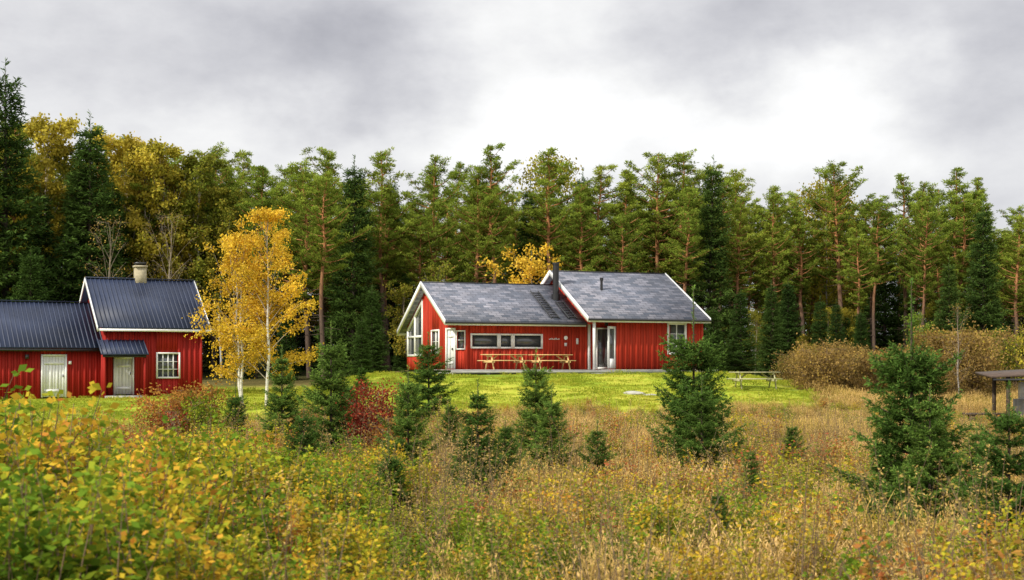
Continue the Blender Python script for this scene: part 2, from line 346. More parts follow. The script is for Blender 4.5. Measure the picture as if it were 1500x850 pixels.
M['wood']=simple('fresh_pine_wood',(.72,.5,.2),.6,.15,3,stretch=(1,8,8))
M['grey']=simple('weathered_deck',(.34,.33,.32),.8,.2,3,stretch=(1,8,8))
M['stone']=simple('stone',(.36,.35,.3),.9,.3,3,.6)
M['black']=simple('black_metal',(.02,.02,.022),.4,.1)
M['brick']=simple('chimney_render',(.45,.39,.26),.9,.2,8,.4)
M['metalroof']=simple('blue_black_metal_roof',(.025,.036,.075),.5,.25,.6,0,.0,spec=.35)
m,nt,b=newmat('window_glass'); b.inputs['Base Color'].default_value=(.06,.065,.07,1); b.inputs['Roughness'].default_value=.05; b.inputs['Specular IOR Level'].default_value=1.0
no=N(nt,'ShaderNodeTexNoise'); no.inputs['Scale'].default_value=.9; bp=N(nt,'ShaderNodeBump'); bp.inputs['Strength'].default_value=.12; nt.links.new(no.outputs[0],bp.inputs['Height']); nt.links.new(bp.outputs[0],b.inputs['Normal'])
M['glass']=m
m,nt,b=newmat('slate_shingles'); tc=N(nt,'ShaderNodeTexCoord'); br=N(nt,'ShaderNodeTexBrick'); br.inputs['Scale'].default_value=1
br.inputs['Brick Width'].default_value=.42; br.inputs['Row Height'].default_value=.21; br.inputs['Mortar Size'].default_value=.012; br.offset=.5; br.inputs['Mortar Smooth'].default_value=.3
br.inputs['Color1'].default_value=(.11,.125,.165,1); br.inputs['Color2'].default_value=(.29,.285,.33,1); br.inputs['Mortar'].default_value=(.05,.055,.075,1); br.inputs['Bias'].default_value=-.1
nt.links.new(tc.outputs['Object'],br.inputs['Vector'])
no=N(nt,'ShaderNodeTexNoise'); no.inputs['Scale'].default_value=1.6; no.inputs['Detail'].default_value=7; nt.links.new(tc.outputs['Object'],no.inputs['Vector'])
vm=N(nt,'ShaderNodeVectorMath',operation='SCALE'); nt.links.new(br.outputs['Color'],vm.inputs[0]); nt.links.new(mth(nt,'ADD',mth(nt,'MULTIPLY',no.outputs['Fac'],1.0),.45),vm.inputs['Scale'])
nt.links.new(vm.outputs[0],b.inputs['Base Color']); b.inputs['Roughness'].default_value=.65; b.inputs['Specular IOR Level'].default_value=.3
bp=N(nt,'ShaderNodeBump'); bp.inputs['Strength'].default_value=.5; bp.inputs['Distance'].default_value=.02; nt.links.new(br.outputs['Fac'],bp.inputs['Height']); bp.invert=True; nt.links.new(bp.outputs[0],b.inputs['Normal'])
M['slate']=m
EX=(np.array([1.,0,0]),np.array([0,1.,0]),np.array([0,0,1.]))
def part(name,b,mat,parent): return obj(name,b.mesh(name,mat if isinstance(mat,list) else [mat]),parent=parent)
def bx(name,x,y,z,mat,parent):
    b=MB(); b.box((0,0,0),EX,x,y,z); o=part(name,b,mat,parent)
    return o
def frame(p0,p1):
    p0=np.array([*p0,0.]);p1=np.array([*p1,0.]); d=nrm(p1-p0); n=np.array([d[1],-d[0],0]); return p0,(d,n,np.array([0,0,1.])),np.linalg.norm(p1-p0)
def wall(name,parent,p0,p1,zb,top,mat,openings=(),bw=.15):
    o,ax,L=frame(p0,p1); b=MB(); n=max(1,int(round(L/bw))); w=L/n
    for i in range(n):
        s0=i*w; s1=s0+w; th=.045 if i%2 else .02; sm=(s0+s1)/2
        t0,t1=(top(s0),top(s1)) if callable(top) else (top,top)
        segs=[(zb,zb,t0,t1)]
        for (a,c,z0,z1) in openings:
            if a<sm<c:
                zz0=z1(s0) if callable(z1) else z1; zz1=z1(s1) if callable(z1) else z1
                segs=[(zb,zb,z0,z0),(zz0,zz1,t0,t1)]
        rr=rng.random()
        for (a0,a1,c0,c1) in segs:
            if c0-a0<.01: continue
            v=[o+ax[0]*s+ax[1]*nn+ax[2]*z for nn in (-.05,th) for (s,z) in ((s0,a0),(s1,a1),(s1,c1),(s0,c0))]
            b.add(v,[[4,5,6,7],[0,4,7,3],[5,1,2,6],[7,6,2,3],[0,1,5,4],[3,2,1,0]],[rr,.5],0)
    return part(name,b,mat,parent)
def window(name,parent,p0,p1,s0,s1,z0,z1,cols=1,rows=1,fw=.09,mw=.04,glass='glass'):
    o,ax,L=frame(p0,p1); b=MB(); g=MB()
    b.box(o,ax,(s0-fw,s0),(-.06,.075),(z0-fw,z1+fw)); b.box(o,ax,(s1,s1+fw),(-.06,.075),(z0-fw,z1+fw))
    b.box(o,ax,(s0,s1),(-.06,.07),(z1,z1+fw)); b.box(o,ax,(s0,s1),(-.06,.1),(z0-fw,z0))
    for i in range(1,cols):
        c=s0+(s1-s0)*i/cols; b.box(o,ax,(c-mw/2,c+mw/2),(-.055,.03),(z0,z1))
    for i in range(1,rows):
        c=z0+(z1-z0)*i/rows; b.box(o,ax,(s0,s1),(-.05,.025),(c-mw*.35,c+mw*.35))
    g.box(o,ax,(s0,s1),(-.06,-.03),(z0,z1))
    e=part(name,b,M['white'],parent); part(name+'_glass',g,M[glass],e)
    return e
def slab(b,pts,th,m=0):
    p=np.array(pts,float); n=nrm(np.cross(p[1]-p[0],p[3]-p[0])); n=n if n[2]>0 else -n
    q=p-n*th; b.add(np.concatenate([p,q]),[[0,1,2,3],[7,6,5,4],[0,4,5,1],[1,5,6,2],[2,6,7,3],[3,7,4,0]],[.5,.5],m)
# ------------------------------------------------------------ red cabin (middle)
HC=empty('red_wooden_cabin',(-3.29,70,-.05),math.radians(20))
def gable(e0,v0,vr,zr,e1,v1):
    return lambda v: np.where(v<vr,e0+(zr-e0)*(v-v0)/(vr-v0),zr+(e1-zr)*(v-vr)/(v1-vr))
tL=gable(2.42,0,4.25,4.55,2.1,8.85); tR=gable(2.62,-1.03,4.27,5.3,2.62,9.57)
for nm,t,u0,u1,v0,vr,v1 in (('roof_wing',tL,0,7.56,0,4.25,8.85),('roof_main',tR,7.21,14.1,-1.03,4.27,9.57)):
    b=MB(); 
    slab(b,[(u0,v0,t(v0)),(u1,v0,t(v0)),(u1,vr,t(vr)),(u0,vr,t(vr))],.1); slab(b,[(u1,v1,t(v1)),(u0,v1,t(v1)),(u0,vr,t(vr)),(u1,vr,t(vr))],.1)
    part(nm,b,M['slate'],HC)
    b=MB()
    for uu in ((u0-.03,u0+.03),(u1-.03,u1+.03)):
        if nm=='roof_wing' and uu[0]>3: continue
        for (a,c) in ((v0,vr),(v1,vr)):
            za,zc=float(t(a))+.04,float(t(c))+.04
            v=[(x,y,z+dz) for x in uu for (y,z) in ((a,za),(c,zc)) for dz in (-.27,0)]
            b.add(v,[[0,1,3,2],[4,6,7,5],[1,5,7,3],[0,2,6,4],[0,4,5,1],[2,3,7,6]],[.5,.5],0)
    b.box((0,0,0),EX,(u0+.03,u1-.03),(v0+.01,v0+.05),(float(t(v0))-.23,float(t(v0))-.08))
    b.box((0,0,0),EX,(u0+.03,u1-.03),(v1-.05,v1-.01),(float(t(v1))-.23,float(t(v1))-.08))
    part(nm+'_barge_boards',b,M['white'],HC)
    b=MB(); 
    slab(b,[(u0+.05,v0+.06,t(v0)-.14),(u1-.05,v0+.06,t(v0)-.14),(u1-.05,vr,t(vr)-.17),(u0+.05,vr,t(vr)-.17)],.04)
    part(nm+'_soffit',b,M['white'],HC)
    b=MB(); b.tube(np.array([(u0,v0-.06,float(t(v0))-.1),(u1,v0-.06,float(t(v0))-.1)]),.055,8); part(nm+'_gutter',b,M['black'],HC)
und=lambda t,off=.17:(lambda v: float(t(v))-off)
A0,A1=(1.3,.6),(8.3,.6)
wins=[(0.28,1.62,1.14,1.72),(1.80,2.36,1.14,1.72),(2.54,3.98,1.14,1.72)]
wall('wall_wing_front',HC,A0,A1,0,2.5,M['redA'],[(w[0]-.02,w[1]+.02,w[2],w[3]) for w in wins])
for w in wins: window('window',HC,A0,A1,*w,fw=.085)
G0,G1=(.4,8.25),(.4,1.35)
topg=lambda s: und(tL)(8.25-s)
so=lambda s: und(tL)(8.25-s)-.28
wall('wall_gable',HC,G0,G1,0,topg,M['redA'],[(.25,3.1,.75,so),(4.75,6.0,.85,2.0)])
window('window',HC,G0,G1,4.8,6.0,.9,1.95,2,2,glass='glass')
o_,ax_,_=frame(G0,G1); b=MB(); g=MB()
for s in (.25,1.65,3.05): b.box(o_,ax_,(s-.06,s+.06),(-.05,.08),(.7,so(s)+.05))
for z in (.75,1.75): b.box(o_,ax_,(.31,2.99),(-.045,.07),(z-.06,z+.06))
v=[o_+ax_[0]*s+ax_[1]*n+ax_[2]*(so(s)+dz) for s in (.25,3.1) for n in (-.04,.085) for dz in (-.06,.08)]
b.add(v,[[0,1,3,2],[4,6,7,5],[1,5,7,3],[0,2,6,4],[0,4,5,1],[2,3,7,6]],[.5,.5],0)
v=[o_+ax_[0]*s+ax_[1]*(-.03)+ax_[2]*z for s,z in ((.25,.75),(3.05,.75),(3.05,so(3.05)),(.25,so(.25)))]
g.add(v,[[0,1,2,3]],[.5,.5],0)
e=part('gable_window',b,M['white'],HC); part('gable_window_glass',g,M['glass'],e)
K0,K1=(.4,1.35),(1.3,.6)
wall('wall_corner',HC,K0,K1,0,2.45,M['redA'],[(.1,.55,.02,2.05),(.66,1.1,1.0,1.95)],bw=.12)
window('entry_window',HC,K0,K1,.68,1.08,1.05,1.9,1,2,fw=.06)
def door(name,parent,p0,p1,s0,s1,z0,z1,mat):
    o,ax,L=frame(p0,p1); b=MB()
    b.box(o,ax,(s0-.08,s0),(-.06,.08),(z0,z1+.08)); b.box(o,ax,(s1,s1+.08),(-.06,.08),(z0,z1+.08)); b.box(o,ax,(s0,s1),(-.06,.075),(z1,z1+.08))
    n=max(2,int((s1-s0)/.14)); w=(s1-s0)/n
    for i in range(n): b.box(o,ax,(s0+i*w+.004,s0+(i+1)*w-.004),(-.04,.01 if i%2 else .018),(z0+.02,z1-.01))
    b.box(o,ax,(s0+.05,s1-.05),(.018,.035),(z0+.25,z0+.37)); b.box(o,ax,(s0+.05,s1-.05),(.018,.035),(z1-.4,z1-.28))
    e=part(name,b,mat,parent)
    k=MB(); k.box(o,ax,(s1-.12,s1-.08),(.02,.08),(z0+.95,z0+1.07)); part(name+'_handle',k,M['black'],e); return e
door('entry_door',HC,K0,K1,.14,.52,.02,2.0,M['white'])
B0,B1=(9.0,-.5),(13.8,-.5)
wall('wall_main_front',HC,B0,B1,0,und(tR)(-.5),M['redA'],[(2.95,3.85,.86,2.36)])
window('window',HC,B0,B1,2.95,3.85,.88,2.32,2,3,fw=.1)
wall('wall_porch_back',HC,(8.3,.6),(9.0,.6),0,und(tR)(.6),M['redA'],[(.02,.68,.02,2.1)])
wall('wall_porch_side',HC,(9.0,.6),(9.0,-.45),0,2.6,M['redA'])
wall('wall_main_right',HC,(13.8,-.5),(13.8,9.1),0,lambda s: und(tR)(s-.5),M['redA'])
wall('wall_main_gable',HC,(7.6,9.1),(7.6,.66),0,lambda s: und(tR)(9.1-s),M['redA'])
wall('wall_main_gable_upper',HC,(7.6,.66),(7.6,-.75),2.3,lambda s: und(tR)(.66-s),M['redA'])
wall('wall_back',HC,(13.8,9.1),(7.6,9.1),0,2.6,M['redA']); wall('wall_wing_back',HC,(7.6,8.25),(.4,8.25),0,2.1,M['redA'])
b=MB(); b.box((0,0,0),EX,(8.3,8.37),(.45,.53),(0.02,2.15)); b.box((0,0,0),EX,(8.93,9.0),(.45,.53),(0.02,2.15)); b.box((0,0,0),EX,(8.37,8.93),(.45,.53),(2.08,2.15)); b.box((0,0,0),EX,(8.37,8.93),(.45,.53),(.02,.12))
part('porch_door_frame',b,M['white'],HC)
bx('porch_door_glass',(8.37,8.93),(.48,.5),(.12,2.08),M['glass'],HC)
o_=np.array([9.0,-.42,0]); a=math.radians(200); ax_=(np.array([math.cos(a),math.sin(a),0]),np.array([-math.sin(a),math.cos(a),0]),EX[2])
b=MB(); b.box(o_,ax_,(.02,.14),(-.03,.03),(.05,2.2)); b.box(o_,ax_,(.46,.58),(-.03,.03),(.05,2.2)); b.box(o_,ax_,(.14,.46),(-.03,.03),(2.08,2.2)); b.box(o_,ax_,(.14,.46),(-.03,.03),(.05,.55)); 
part('open_door',b,M['white'],HC); b=MB(); b.box(o_,ax_,(.14,.46),(-.01,.01),(.55,2.08)); part('open_door_glass',b,M['glass'],HC)
for (x,y,z1) in ((7.62,-.82,2.45),(7.9,.5,2.5)):
    bx('corner_post',(x-.06,x+.06),(y-.06,y+.06),(0,z1),M['white'],HC)
bx('corner_board',(13.77,13.9),(-.6,-.52),(0,2.5),M['redA'],HC)
bx('corner_board',(1.24,1.36),(.5,.57),(0,2.4),M['redA'],HC)
bx('floor',(.45,13.75),(.65,8.2),(-.1,0),M['dark'],HC)
bx('foundation',(.5,13.7),(-.4,8.2),(-1.0,-.1),M['stone'],HC)
b=MB()
for i in range(18): b.box((0,0,0),EX,(-.4,7.4),(-2.2+i*.155,-2.2+i*.155+.145),(-.04,0.0))
for i in range(10): b.box((0,0,0),EX,(7.41,13.9),(-2.2+i*.155,-2.2+i*.155+.145),(-.04,0))
b.box((0,0,0),EX,(-.4,13.9),(-2.23,-2.205),(-.17,-.045)); 
for i in range(9): b.box((0,0,0),EX,(-.3+i*1.75,-.16+i*1.75),(-2.15,-2.0),(-.7,-.05))
part('deck',b,M['grey'],HC)
b=MB(); b.tube(np.array([(6.9,2.6,3.4),(6.9,2.6,5.5)]),.16,14); b.tube(np.array([(6.9,2.6,5.5),(6.9,2.6,5.62)]),.19,14); b.tube(np.array([(6.9,2.6,3.6),(6.9,2.6,3.95)]),.24,14); b.tube(np.array([(6.9,2.6,5.615),(6.9,2.6,5.62)]),[.19,.001],14)
part('chimney_pipe',b,M['black'],HC)
b=MB(); b.tube(np.array([(9.3,2.1,3.9),(9.3,2.1,4.75)]),.07,10); b.tube(np.array([(9.3,2.1,4.7),(9.3,2.1,4.85)]),.1,10); part('roof_vent',b,M['black'],HC)
b=MB()
for k in range(2):
    x=5.75+k*.95
    for q in (0,.42):
        p=[(x+q,y,float(tL(y))+.07) for y in (.25,3.3 if k==0 else 2.1)]; b.tube(np.array(p),.035,5)
    for i in range(11 if k==0 else 7):
        y=.35+i*.27; z=float(tL(y))+.08; b.tube(np.array([(x,y,z),(x+.42,y,z)]),.035,5)
part('roof_ladder',b,M['black'],HC)
b=MB(); b.box((0,0,0),EX,(.0,7.5),(4.2,4.3),(4.53,4.58)); b.box((0,0,0),EX,(7.25,14.05),(4.22,4.32),(5.28,5.33)); part('ridge_cap',b,M['black'],HC)
b=MB(); b.tube(np.array([(6.62,.53,1.62),(6.62,.51,1.62)]),.1,16); b.tube(np.array([(6.62,.511,1.62),(6.62,.509,1.62)]),[.1,.001],16); part('round_sign',b,M['white'],HC)
b=MB()
for i in range(8): b.box((0,0,0),EX,(5.7+i*.075,5.7+i*.075+.045),(.535,.55),(1.52,1.565+.02*(i%3)))
part('lettering',b,M['white'],HC)
bx('notice_board',(7.2,7.32),(.52,.55),(1.3,1.6),M['white'],HC)
bx('notice_paper',(6.55,6.68),(.52,.55),(1.2,1.36),M['white'],HC)
bx('wall_lamp',(8.6,8.75),(-.0,.1),(2.25,2.4),M['black'],HC)
# ------------------------------------------------------------ farmhouse (left)
HL=empty('red_farmhouse',(-19.5,67,0),math.radians(26.7))
t1=gable(1.95,0,3.3,4.45,1.95,6.6); t2=gable(.98,0,3.1,3.22,.98,6.2)
def metal(nm,t,u0,u1,v0,vr,v1,bc='white',left=True,right=True):
    b=MB()
    slab(b,[(u0,v0,t(v0)),(u1,v0,t(v0)),(u1,vr,t(vr)),(u0,vr,t(vr))],.05); slab(b,[(u1,v1,t(v1)),(u0,v1,t(v1)),(u0,vr,t(vr)),(u1,vr,t(vr))],.05)
    n=int((u1-u0)/.21)
    for i in range(n+1):
        x=u0+.02+i*(u1-u0-.08)/n
        for (a,c) in ((v0,vr),(v1,vr)):
            za,zc=float(t(a)),float(t(c)); w=.018
            vv=[(x-w,a,za),(x+w*2,a,za),(x+w*2,c,zc),(x-w,c,zc),(x,a,za+.045),(x+w,a,za+.045),(x+w,c,zc+.045),(x,c,zc+.045)]
            b.add(vv,[[4,5,6,7],[0,4,7,3],[1,2,6,5],[0,1,5,4]],[.5,.5],0)
    b.box((0,0,0),EX,(u0,u1),(vr-.09,vr+.09),(float(t(vr))+.02,float(t(vr))+.06))
    part(nm,b,M['metalroof'],HL)
    b=MB()
    for ok,uu in ((left,(u0-.04,u0)),(right,(u1,u1+.04))):
        if not ok: continue
        for (a,c) in ((v0,vr),(v1,vr)):
            za,zc=float(t(a))+.03,float(t(c))+.03
            v=[(x,y,z+dz) for x in uu for (y,z) in ((a,za),(c,zc)) for dz in (-.24,0)]
            b.add(v,[[0,1,3,2],[4,6,7,5],[1,5,7,3],[0,2,6,4],[0,4,5,1],[2,3,7,6]],[.5,.5],0)
    b.box((0,0,0),EX,(u0,u1),(v0+.02,v0+.06),(float(t(v0))-.18,float(t(v0))-.06)); part(nm+'_trim',b,M[bc],HL)
metal('roof_house',t1,0,5.36,0,3.3,6.6)
metal('roof_annex',t2,-9,.33,0,3.1,6.2,bc='black',right=False)
W0,W1=(.35,.35),(5.0,.35)
wall('wall_front',HL,W0,W1,-1.6,und(t1,.12)(.35),M['redB'],[(.45,1.35,-1.3,.5),(2.5,3.55,-.45,.74)],bw=.13)
window('window',HL,W0,W1,2.52,3.52,-.4,.7,4,3,fw=.08,mw=.045)
door('white_door',HL,W0,W1,.5,1.3,-1.25,.47,M['white'])
wall('wall_right',HL,(5.0,.35),(5.0,6.25),-1.6,lambda s: und(t1,.12)(s+.35),M['redB'])
wall('wall_left_gable',HL,(.35,6.25),(.35,.35),-1.6,lambda s: und(t1,.12)(6.25-s),M['redB'])
wall('wall_back',HL,(5,6.25),(.35,6.25),-1.6,2,M['redB'])
X0,X1=(-8.8,.35),(.3,.35)
wall('annex_wall_front',HL,X0,X1,-1.6,und(t2,.1)(.35),M['redB'],[(6.3,7.4,-1.4,.62)],bw=.13)
door('white_annex_door',HL,X0,X1,6.35,7.35,-1.35,.58,M['white'])
wall('annex_wall_left',HL,(-8.8,5.9),(-8.8,.35),-1.6,lambda s: und(t2,.1)(5.9-s),M['redB'])
wall('annex_wall_back',HL,(.3,5.9),(-8.8,5.9),-1.6,1,M['redB'])
b=MB(); slab(b,[(0,-.8,.68),(2.2,-.8,.68),(2.2,.3,1.36),(0,.3,1.36)],.05)
for i in range(11):
    x=.02+i*.213; b.add([(x,-.8,.68),(x+.04,-.8,.68),(x+.04,.3,1.36),(x,.3,1.36),(x+.01,-.8,.73),(x+.03,-.8,.73),(x+.03,.3,1.41),(x+.01,.3,1.41)],[[4,5,6,7],[0,4,7,3],[1,2,6,5],[0,1,5,4]],[.5,.5],0)
part('porch_roof',b,M['metalroof'],HL)
wall('porch_wall_left',HL,(.2,.3),(.2,-.55),-1.6,.75,M['redB']); 
bx('porch_post',(2.0,2.1),(-.65,-.55),(-1.6,.68),M['redB'],HL); bx('porch_beam',(.1,2.1),(-.7,-.6),(.53,.64),M['black'],HL)
bx('porch_step',(.2,2.1),(-.7,.28),(-1.7,-1.28),M['stone'],HL)
bx('foundation',(-8.7,4.95),(.4,5.85),(-2,-1.5),M['stone'],HL)
b=MB(); b.box((0,0,0),EX,(2.4,2.93),(3.05,3.55),(4.0,5.1)); b.box((0,0,0),EX,(2.35,2.98),(3.0,3.6),(5.05,5.14)); part('chimney',b,M['brick'],HL)
bx('chimney_cap',(2.4,2.93),(3.05,3.55),(5.2,5.3),M['black'],HL); bx('chimney_cap_post',(2.45,2.5),(3.1,3.5),(5.13,5.21),M['black'],HL); bx('chimney_cap_post',(2.83,2.88),(3.1,3.5),(5.13,5.21),M['black'],HL)
bx('wall_lamp',(-3.25,-3.1),(.1,.28),(.45,.65),M['black'],HL); bx('wall_lamp',(-1.3,-1.18),(.2,.3),(.2,.35),M['white'],HL)
bx('downpipe',(4.9,5.0),(.2,.3),(-1.5,1.8),M['redB'],HL)
# ------------------------------------------------------------ picnic tables
def picnic(loc,rz,mat,L=2.0,parent=None):
    b=MB()
    for i in range(5): b.box((0,0,0),EX,(-L/2,L/2),(-.37+i*.15,-.37+i*.15+.135),(.71,.75))
    for s in (-1,1):
        for i in range(2): b.box((0,0,0),EX,(-L/2,L/2),sorted((s*(.62+i*.13),s*(.62+i*.13+.12))),(.42,.46))
    for x in (-L*.36,L*.36):
        b.box((0,0,0),EX,(x-.025,x+.025),(-.86,.86),(.33,.42)); b.box((0,0,0),EX,(x-.024,x+.024),(-.34,.34),(.62,.71))
        for s in (-1,1):
            d=nrm(np.array([0,s*.42,-.71])); ax=(EX[0],np.cross(d,EX[0]),d)
            b.box(np.array([x+.05,s*.22,.7]),ax,(-.022,.022),(-.045,.045),(0,.82))
        d=nrm(np.array([-np.sign(x)*.5,0,.35])); ax=(np.array([0,1.,0]),np.cross(d,np.array([0,1.,0])),d); b.box(np.array([x,0,.38]),ax,(-.02,.02),(-.035,.035),(0,.55))
    o=obj('picnic_table',b.mesh('picnic_table',[mat]),loc,rz); return o
def h2w(u,v,z=0):
    c,s=math.cos(math.radians(20)),math.sin(math.radians(20)); return (-3.29+c*u-s*v,70+s*u+c*v,-.05+z)
picnic(h2w(2.75,-.9),math.radians(20),M['wood'],2.2); picnic(h2w(5.2,-.95),math.radians(16),M['wood'],2.1)
tx,ty=PX(1105,62),62; picnic((tx,ty,float(ground(tx,ty))),math.radians(4),simple('weathered_table_wood',(.42,.4,.22),.8,.2),2.1)
# shelter right
S=empty('lean_to_shelter',(18.3,50,float(ground(18.5,50))),math.radians(-8))
b=MB(); slab(b,[(-1.6,-1.2,1.72),(4,-1.2,2.05),(4,2,2.2),(-1.6,2,1.85)],.07); part('roof',b,simple('dark_roofing',(.09,.06,.045),.8,.3),S)
bx('fascia',(-1.55,3.9),(-1.18,-1.12),(1.56,1.63),M['dark'],S)
for x in (-1.0,.6,2.4): 
    for y in (-.9,1.6): bx('post',(x-.06,x+.06),(y-.06,y+.06),(-.1,1.72),M['sbark'],S)
bx('fireplace',(-.5,.5),(.0,.8),(-.1,.9),M['stone'],S); bx('fireplace_hood',(-.35,.35),(.1,.7),(.9,1.5),M['white'],S)
bx('bench',(-2.4,-.9),(-.4,0),(.35,.42),M['sbark'],S); bx('bench_leg',(-2.2,-2.0),(-.35,-.05),(-.1,.35),M['sbark'],S); bx('bench_leg',(-1.3,-1.1),(-.35,-.05),(-.1,.35),M['sbark'],S)
b=MB()
for i in range(8): b.box((0,0,0),EX,(.5,3.6),(1.72,1.8),(-.1+i*.2,.08+i*.2))
part('log_wall',b,M['sbark'],S)
for (px,Y,s) in ((930,60.5,.38),(1000,63,.3),(952,60,.22),(1010,57.5,.26),(1240,26,.13)):
    bm=bmesh.new(); bmesh.ops.create_icosphere(bm,subdivisions=3,radius=s)
    ph=rng.uniform(0,6,3)
    for v in bm.verts:
        v.co*=1+.18*math.sin(v.co.x*7/s*.4+ph[0])*math.sin(v.co.y*6/s*.4+ph[1]); v.co.z*=.3; v.co.x*=1.4
    me=bpy.data.meshes.new('rock'); bm.to_mesh(me); bm.free(); me.materials.append(M['stone']); x=PX(px,Y); obj('rock',me,(x,Y,float(ground(x,Y))),rng.uniform(0,6))
# ------------------------------------------------------------ forest
FO=empty('pine_forest')
pines=[pine(15,cb,Lm,nb).mesh('pine_tree',[M['pbark'],M['pine']]) for cb,Lm,nb in ((.36,2.7,60),(.44,3.0,52),(.28,2.3,66),(.52,2.8,46),(.32,2.8,60),(.48,2.4,46),(.4,3.1,54))]
spr=[spruce(16,2.5,30,7,22,.24,.06).mesh('spruce_tree',[M['sbark'],M['spruce']]) for _ in range(3)]
dec=[decid(9,2.0,1,6500,.15,.15,26,.3,.08).mesh('autumn_tree',[M['greybark'],M[k]]) for k in ('gbirch','ogreen')]
Hx=lambda x: np.interp(x,[-45,-30,-18,-8,0,10,20,28,36,45],[16.5,16,15,14.3,14.0,13.7,13.1,12.7,11.4,10.8])
row=0
for Y in (91,94.5,99,105,112,121):
    x=-Y*.36*1.3+rng.uniform(0,2)
    while x<Y*.36*1.3:
        xx=x+rng.uniform(-.8,.8); yy=Y+rng.uniform(-1.8,1.8)
        H=Hx(xx)*rng.choice([rng.uniform(.72,.9),rng.uniform(.88,1.1)],p=[.3,.7])*(1-.05*(row==0)); z=float(ground(xx,yy))
        sp_=rng.random()<((.08 if xx>-20 else .4) if row<5 else .4)
        me=spr[rng.integers(3)] if sp_ else pines[rng.integers(7)]
        s=H/(16 if sp_ else 15)
        o=obj('forest_tree',me,(xx,yy,z-.1),rng.uniform(0,6.28),(s*rng.uniform(.85,1.2),s*rng.uniform(.85,1.2),s),FO)
        o.rotation_euler[0]=rng.normal(0,.025); o.rotation_euler[1]=rng.normal(0,.025)
        x+=rng.uniform(1.7,3.2)*(1 if row<4 else 1.15)
    row+=1
x=-58
while x<58:
    xx=x; yy=132+rng.uniform(-3,3); s=rng.uniform(.58,.75); obj('forest_tree',spr[rng.integers(3)],(xx,yy,float(ground(xx,yy))-.3),rng.uniform(0,6),(s*1.5,s*1.5,s),FO); x+=2.2
for i in range(110):
    Y=rng.uniform(86.5,98); xx=rng.uniform(-42,42)
    if rng.random()<.7: s=rng.uniform(.16,.4); me=spr[rng.integers(3)]; s=(s*1.4,s*1.4,s)
    else: s=rng.uniform(.25,.55); s=(s,s,s); me=dec[rng.integers(2)]
    obj('understorey_tree',me,(xx,Y,float(ground(xx,Y))-.1),rng.uniform(0,6.28),s,FO)
# a few birches in the canopy
for (x,Y,h) in ((2.4,97,13.6),(21.5,97,12.2),(22.6,99,11.8)):
    obj('forest_birch',dec[0],(x,Y,float(ground(x,Y))),rng.uniform(0,6),(h/9*.75,h/9*.75,h/9),FO)
# ------------------------------------------------------------ named trees
def place(name,me,px,Y,h,hm,rz=None,wx=1):
    x=PX(px,Y); s=h/hm; return obj(name,me,(x,Y,float(ground(x,Y))-.03),rng.uniform(0,6.28) if rz is None else rz,(s*wx,s*wx,s))
for (px,Y,h,w) in ((8,84,19.2,1.2),(-40,82,17.5,1.1),(60,86,12,1.2),(132,86,16.4,1.25),(118,87,14,1.2),(165,88,12.5,1.2),(-90,85,18,1),(45,80,8,1.5),(1085,82,5.2,1.5),(545,84,5.4,1.4),(530,80,3.6,1.5),(1130,86,6,1.3),(1045,85,4,1.6),(1390,84,7.5,1.2),(1440,86,11,1.1),(1225,86,5,1.3),(1258,74,2.3,1.5)):
    place('spruce_tree',spr[rng.integers(3)],px,Y,h,16,wx=w)
sh=([0,.25,.6,1],[.7,1,.75,.15])
ybir=[decid(13,1.9,1,8000,.19,.3,40,.16,.09,ang=58,shape=sh).mesh('yellow_birch',[M['bbark'],M[k]]) for k in ('pbirch','gbirch','ogreen')]
for (px,Y,h,q) in ((72,88.5,15.6,0),(38,91,13.5,1),(182,90,14.6,0),(236,89.5,14.0,1),(212,89,13.4,0),(290,89.5,13.4,2),(262,90,12.5,1),(95,90,14,2),(325,90,11.5,2)): place('birch_tree',ybir[q],px,Y,h,13)
bs=([0,.12,.35,.7,1],[.75,1,.95,.55,.1])
me=decid(7.9,1.75,1,12500,.1,.12,50,.12,.07,ang=57,shape=bs).mesh('birch_tree',[M['bbark'],M['birch']]); place('birch_tree',me,390,60,7.9,7.9,1.0)
me=decid(6.6,1.4,2,8500,.1,.14,30,.12,.055,ang=58,shape=bs).mesh('birch_tree',[M['bbark'],M['birch']]); place('birch_tree',me,355,60.5,7.0,6.6,2.0)
for (px,Y,h,mt) in ((772,87,7.3,'birch'),(640,88,6.2,'ogreen'),(1190,80,2.4,'gbirch'),(1175,79,2.0,'birch'),(105,78,4.5,'green'),(600,88,5.0,'ogreen'),(1355,82,4.0,'green')):
    me=decid(5,1.3,2,5000,.12,.12,18,.13,.05).mesh('autumn_tree',[M['greybark'],M[mt]]); place('deciduous_tree',me,px,Y,h,5)
bare=decid(9,1.6,1,700,.1,.2,34,.25,.07,ang=60,shape=sh).mesh('bare_tree',[M['greybark'],M['rust']])
for (px,Y,h) in ((163,80,9.2),(250,80,9.5),(1404,64,4.2)): place('bare_tree',bare,px,Y,h,9)
place('pine_tree',pines[3],474,86,12.6,15)
def bush(name,mt,px,Y,h,R,nl=5000,ls=.09,bark='twig'):
    me=decid(h,R,5,nl,ls,.05,10,.11,.015,ang=50,rw=.5).mesh(name,[M[bark],M[mt]]); return place(name,me,px,Y,h,h)
bush('red_leaved_bush','red',547,31,1.85,.5,3300,.06); bush('red_leaved_bush','red',526,32,1.6,.42,2000,.06); bush('red_leaved_bush','orange',560,30,1.3,.4,1200,.06)
bush('rowan_bush','orange',280,36,1.75,.85,4200,.07); bush('rowan_bush','orange',235,35,1.5,.7,3000,.07); bush('rowan_bush','forbg',305,34,1.5,.6,2500,.07); bush('rowan_bush','red',258,34,1.3,.4,900,.06)
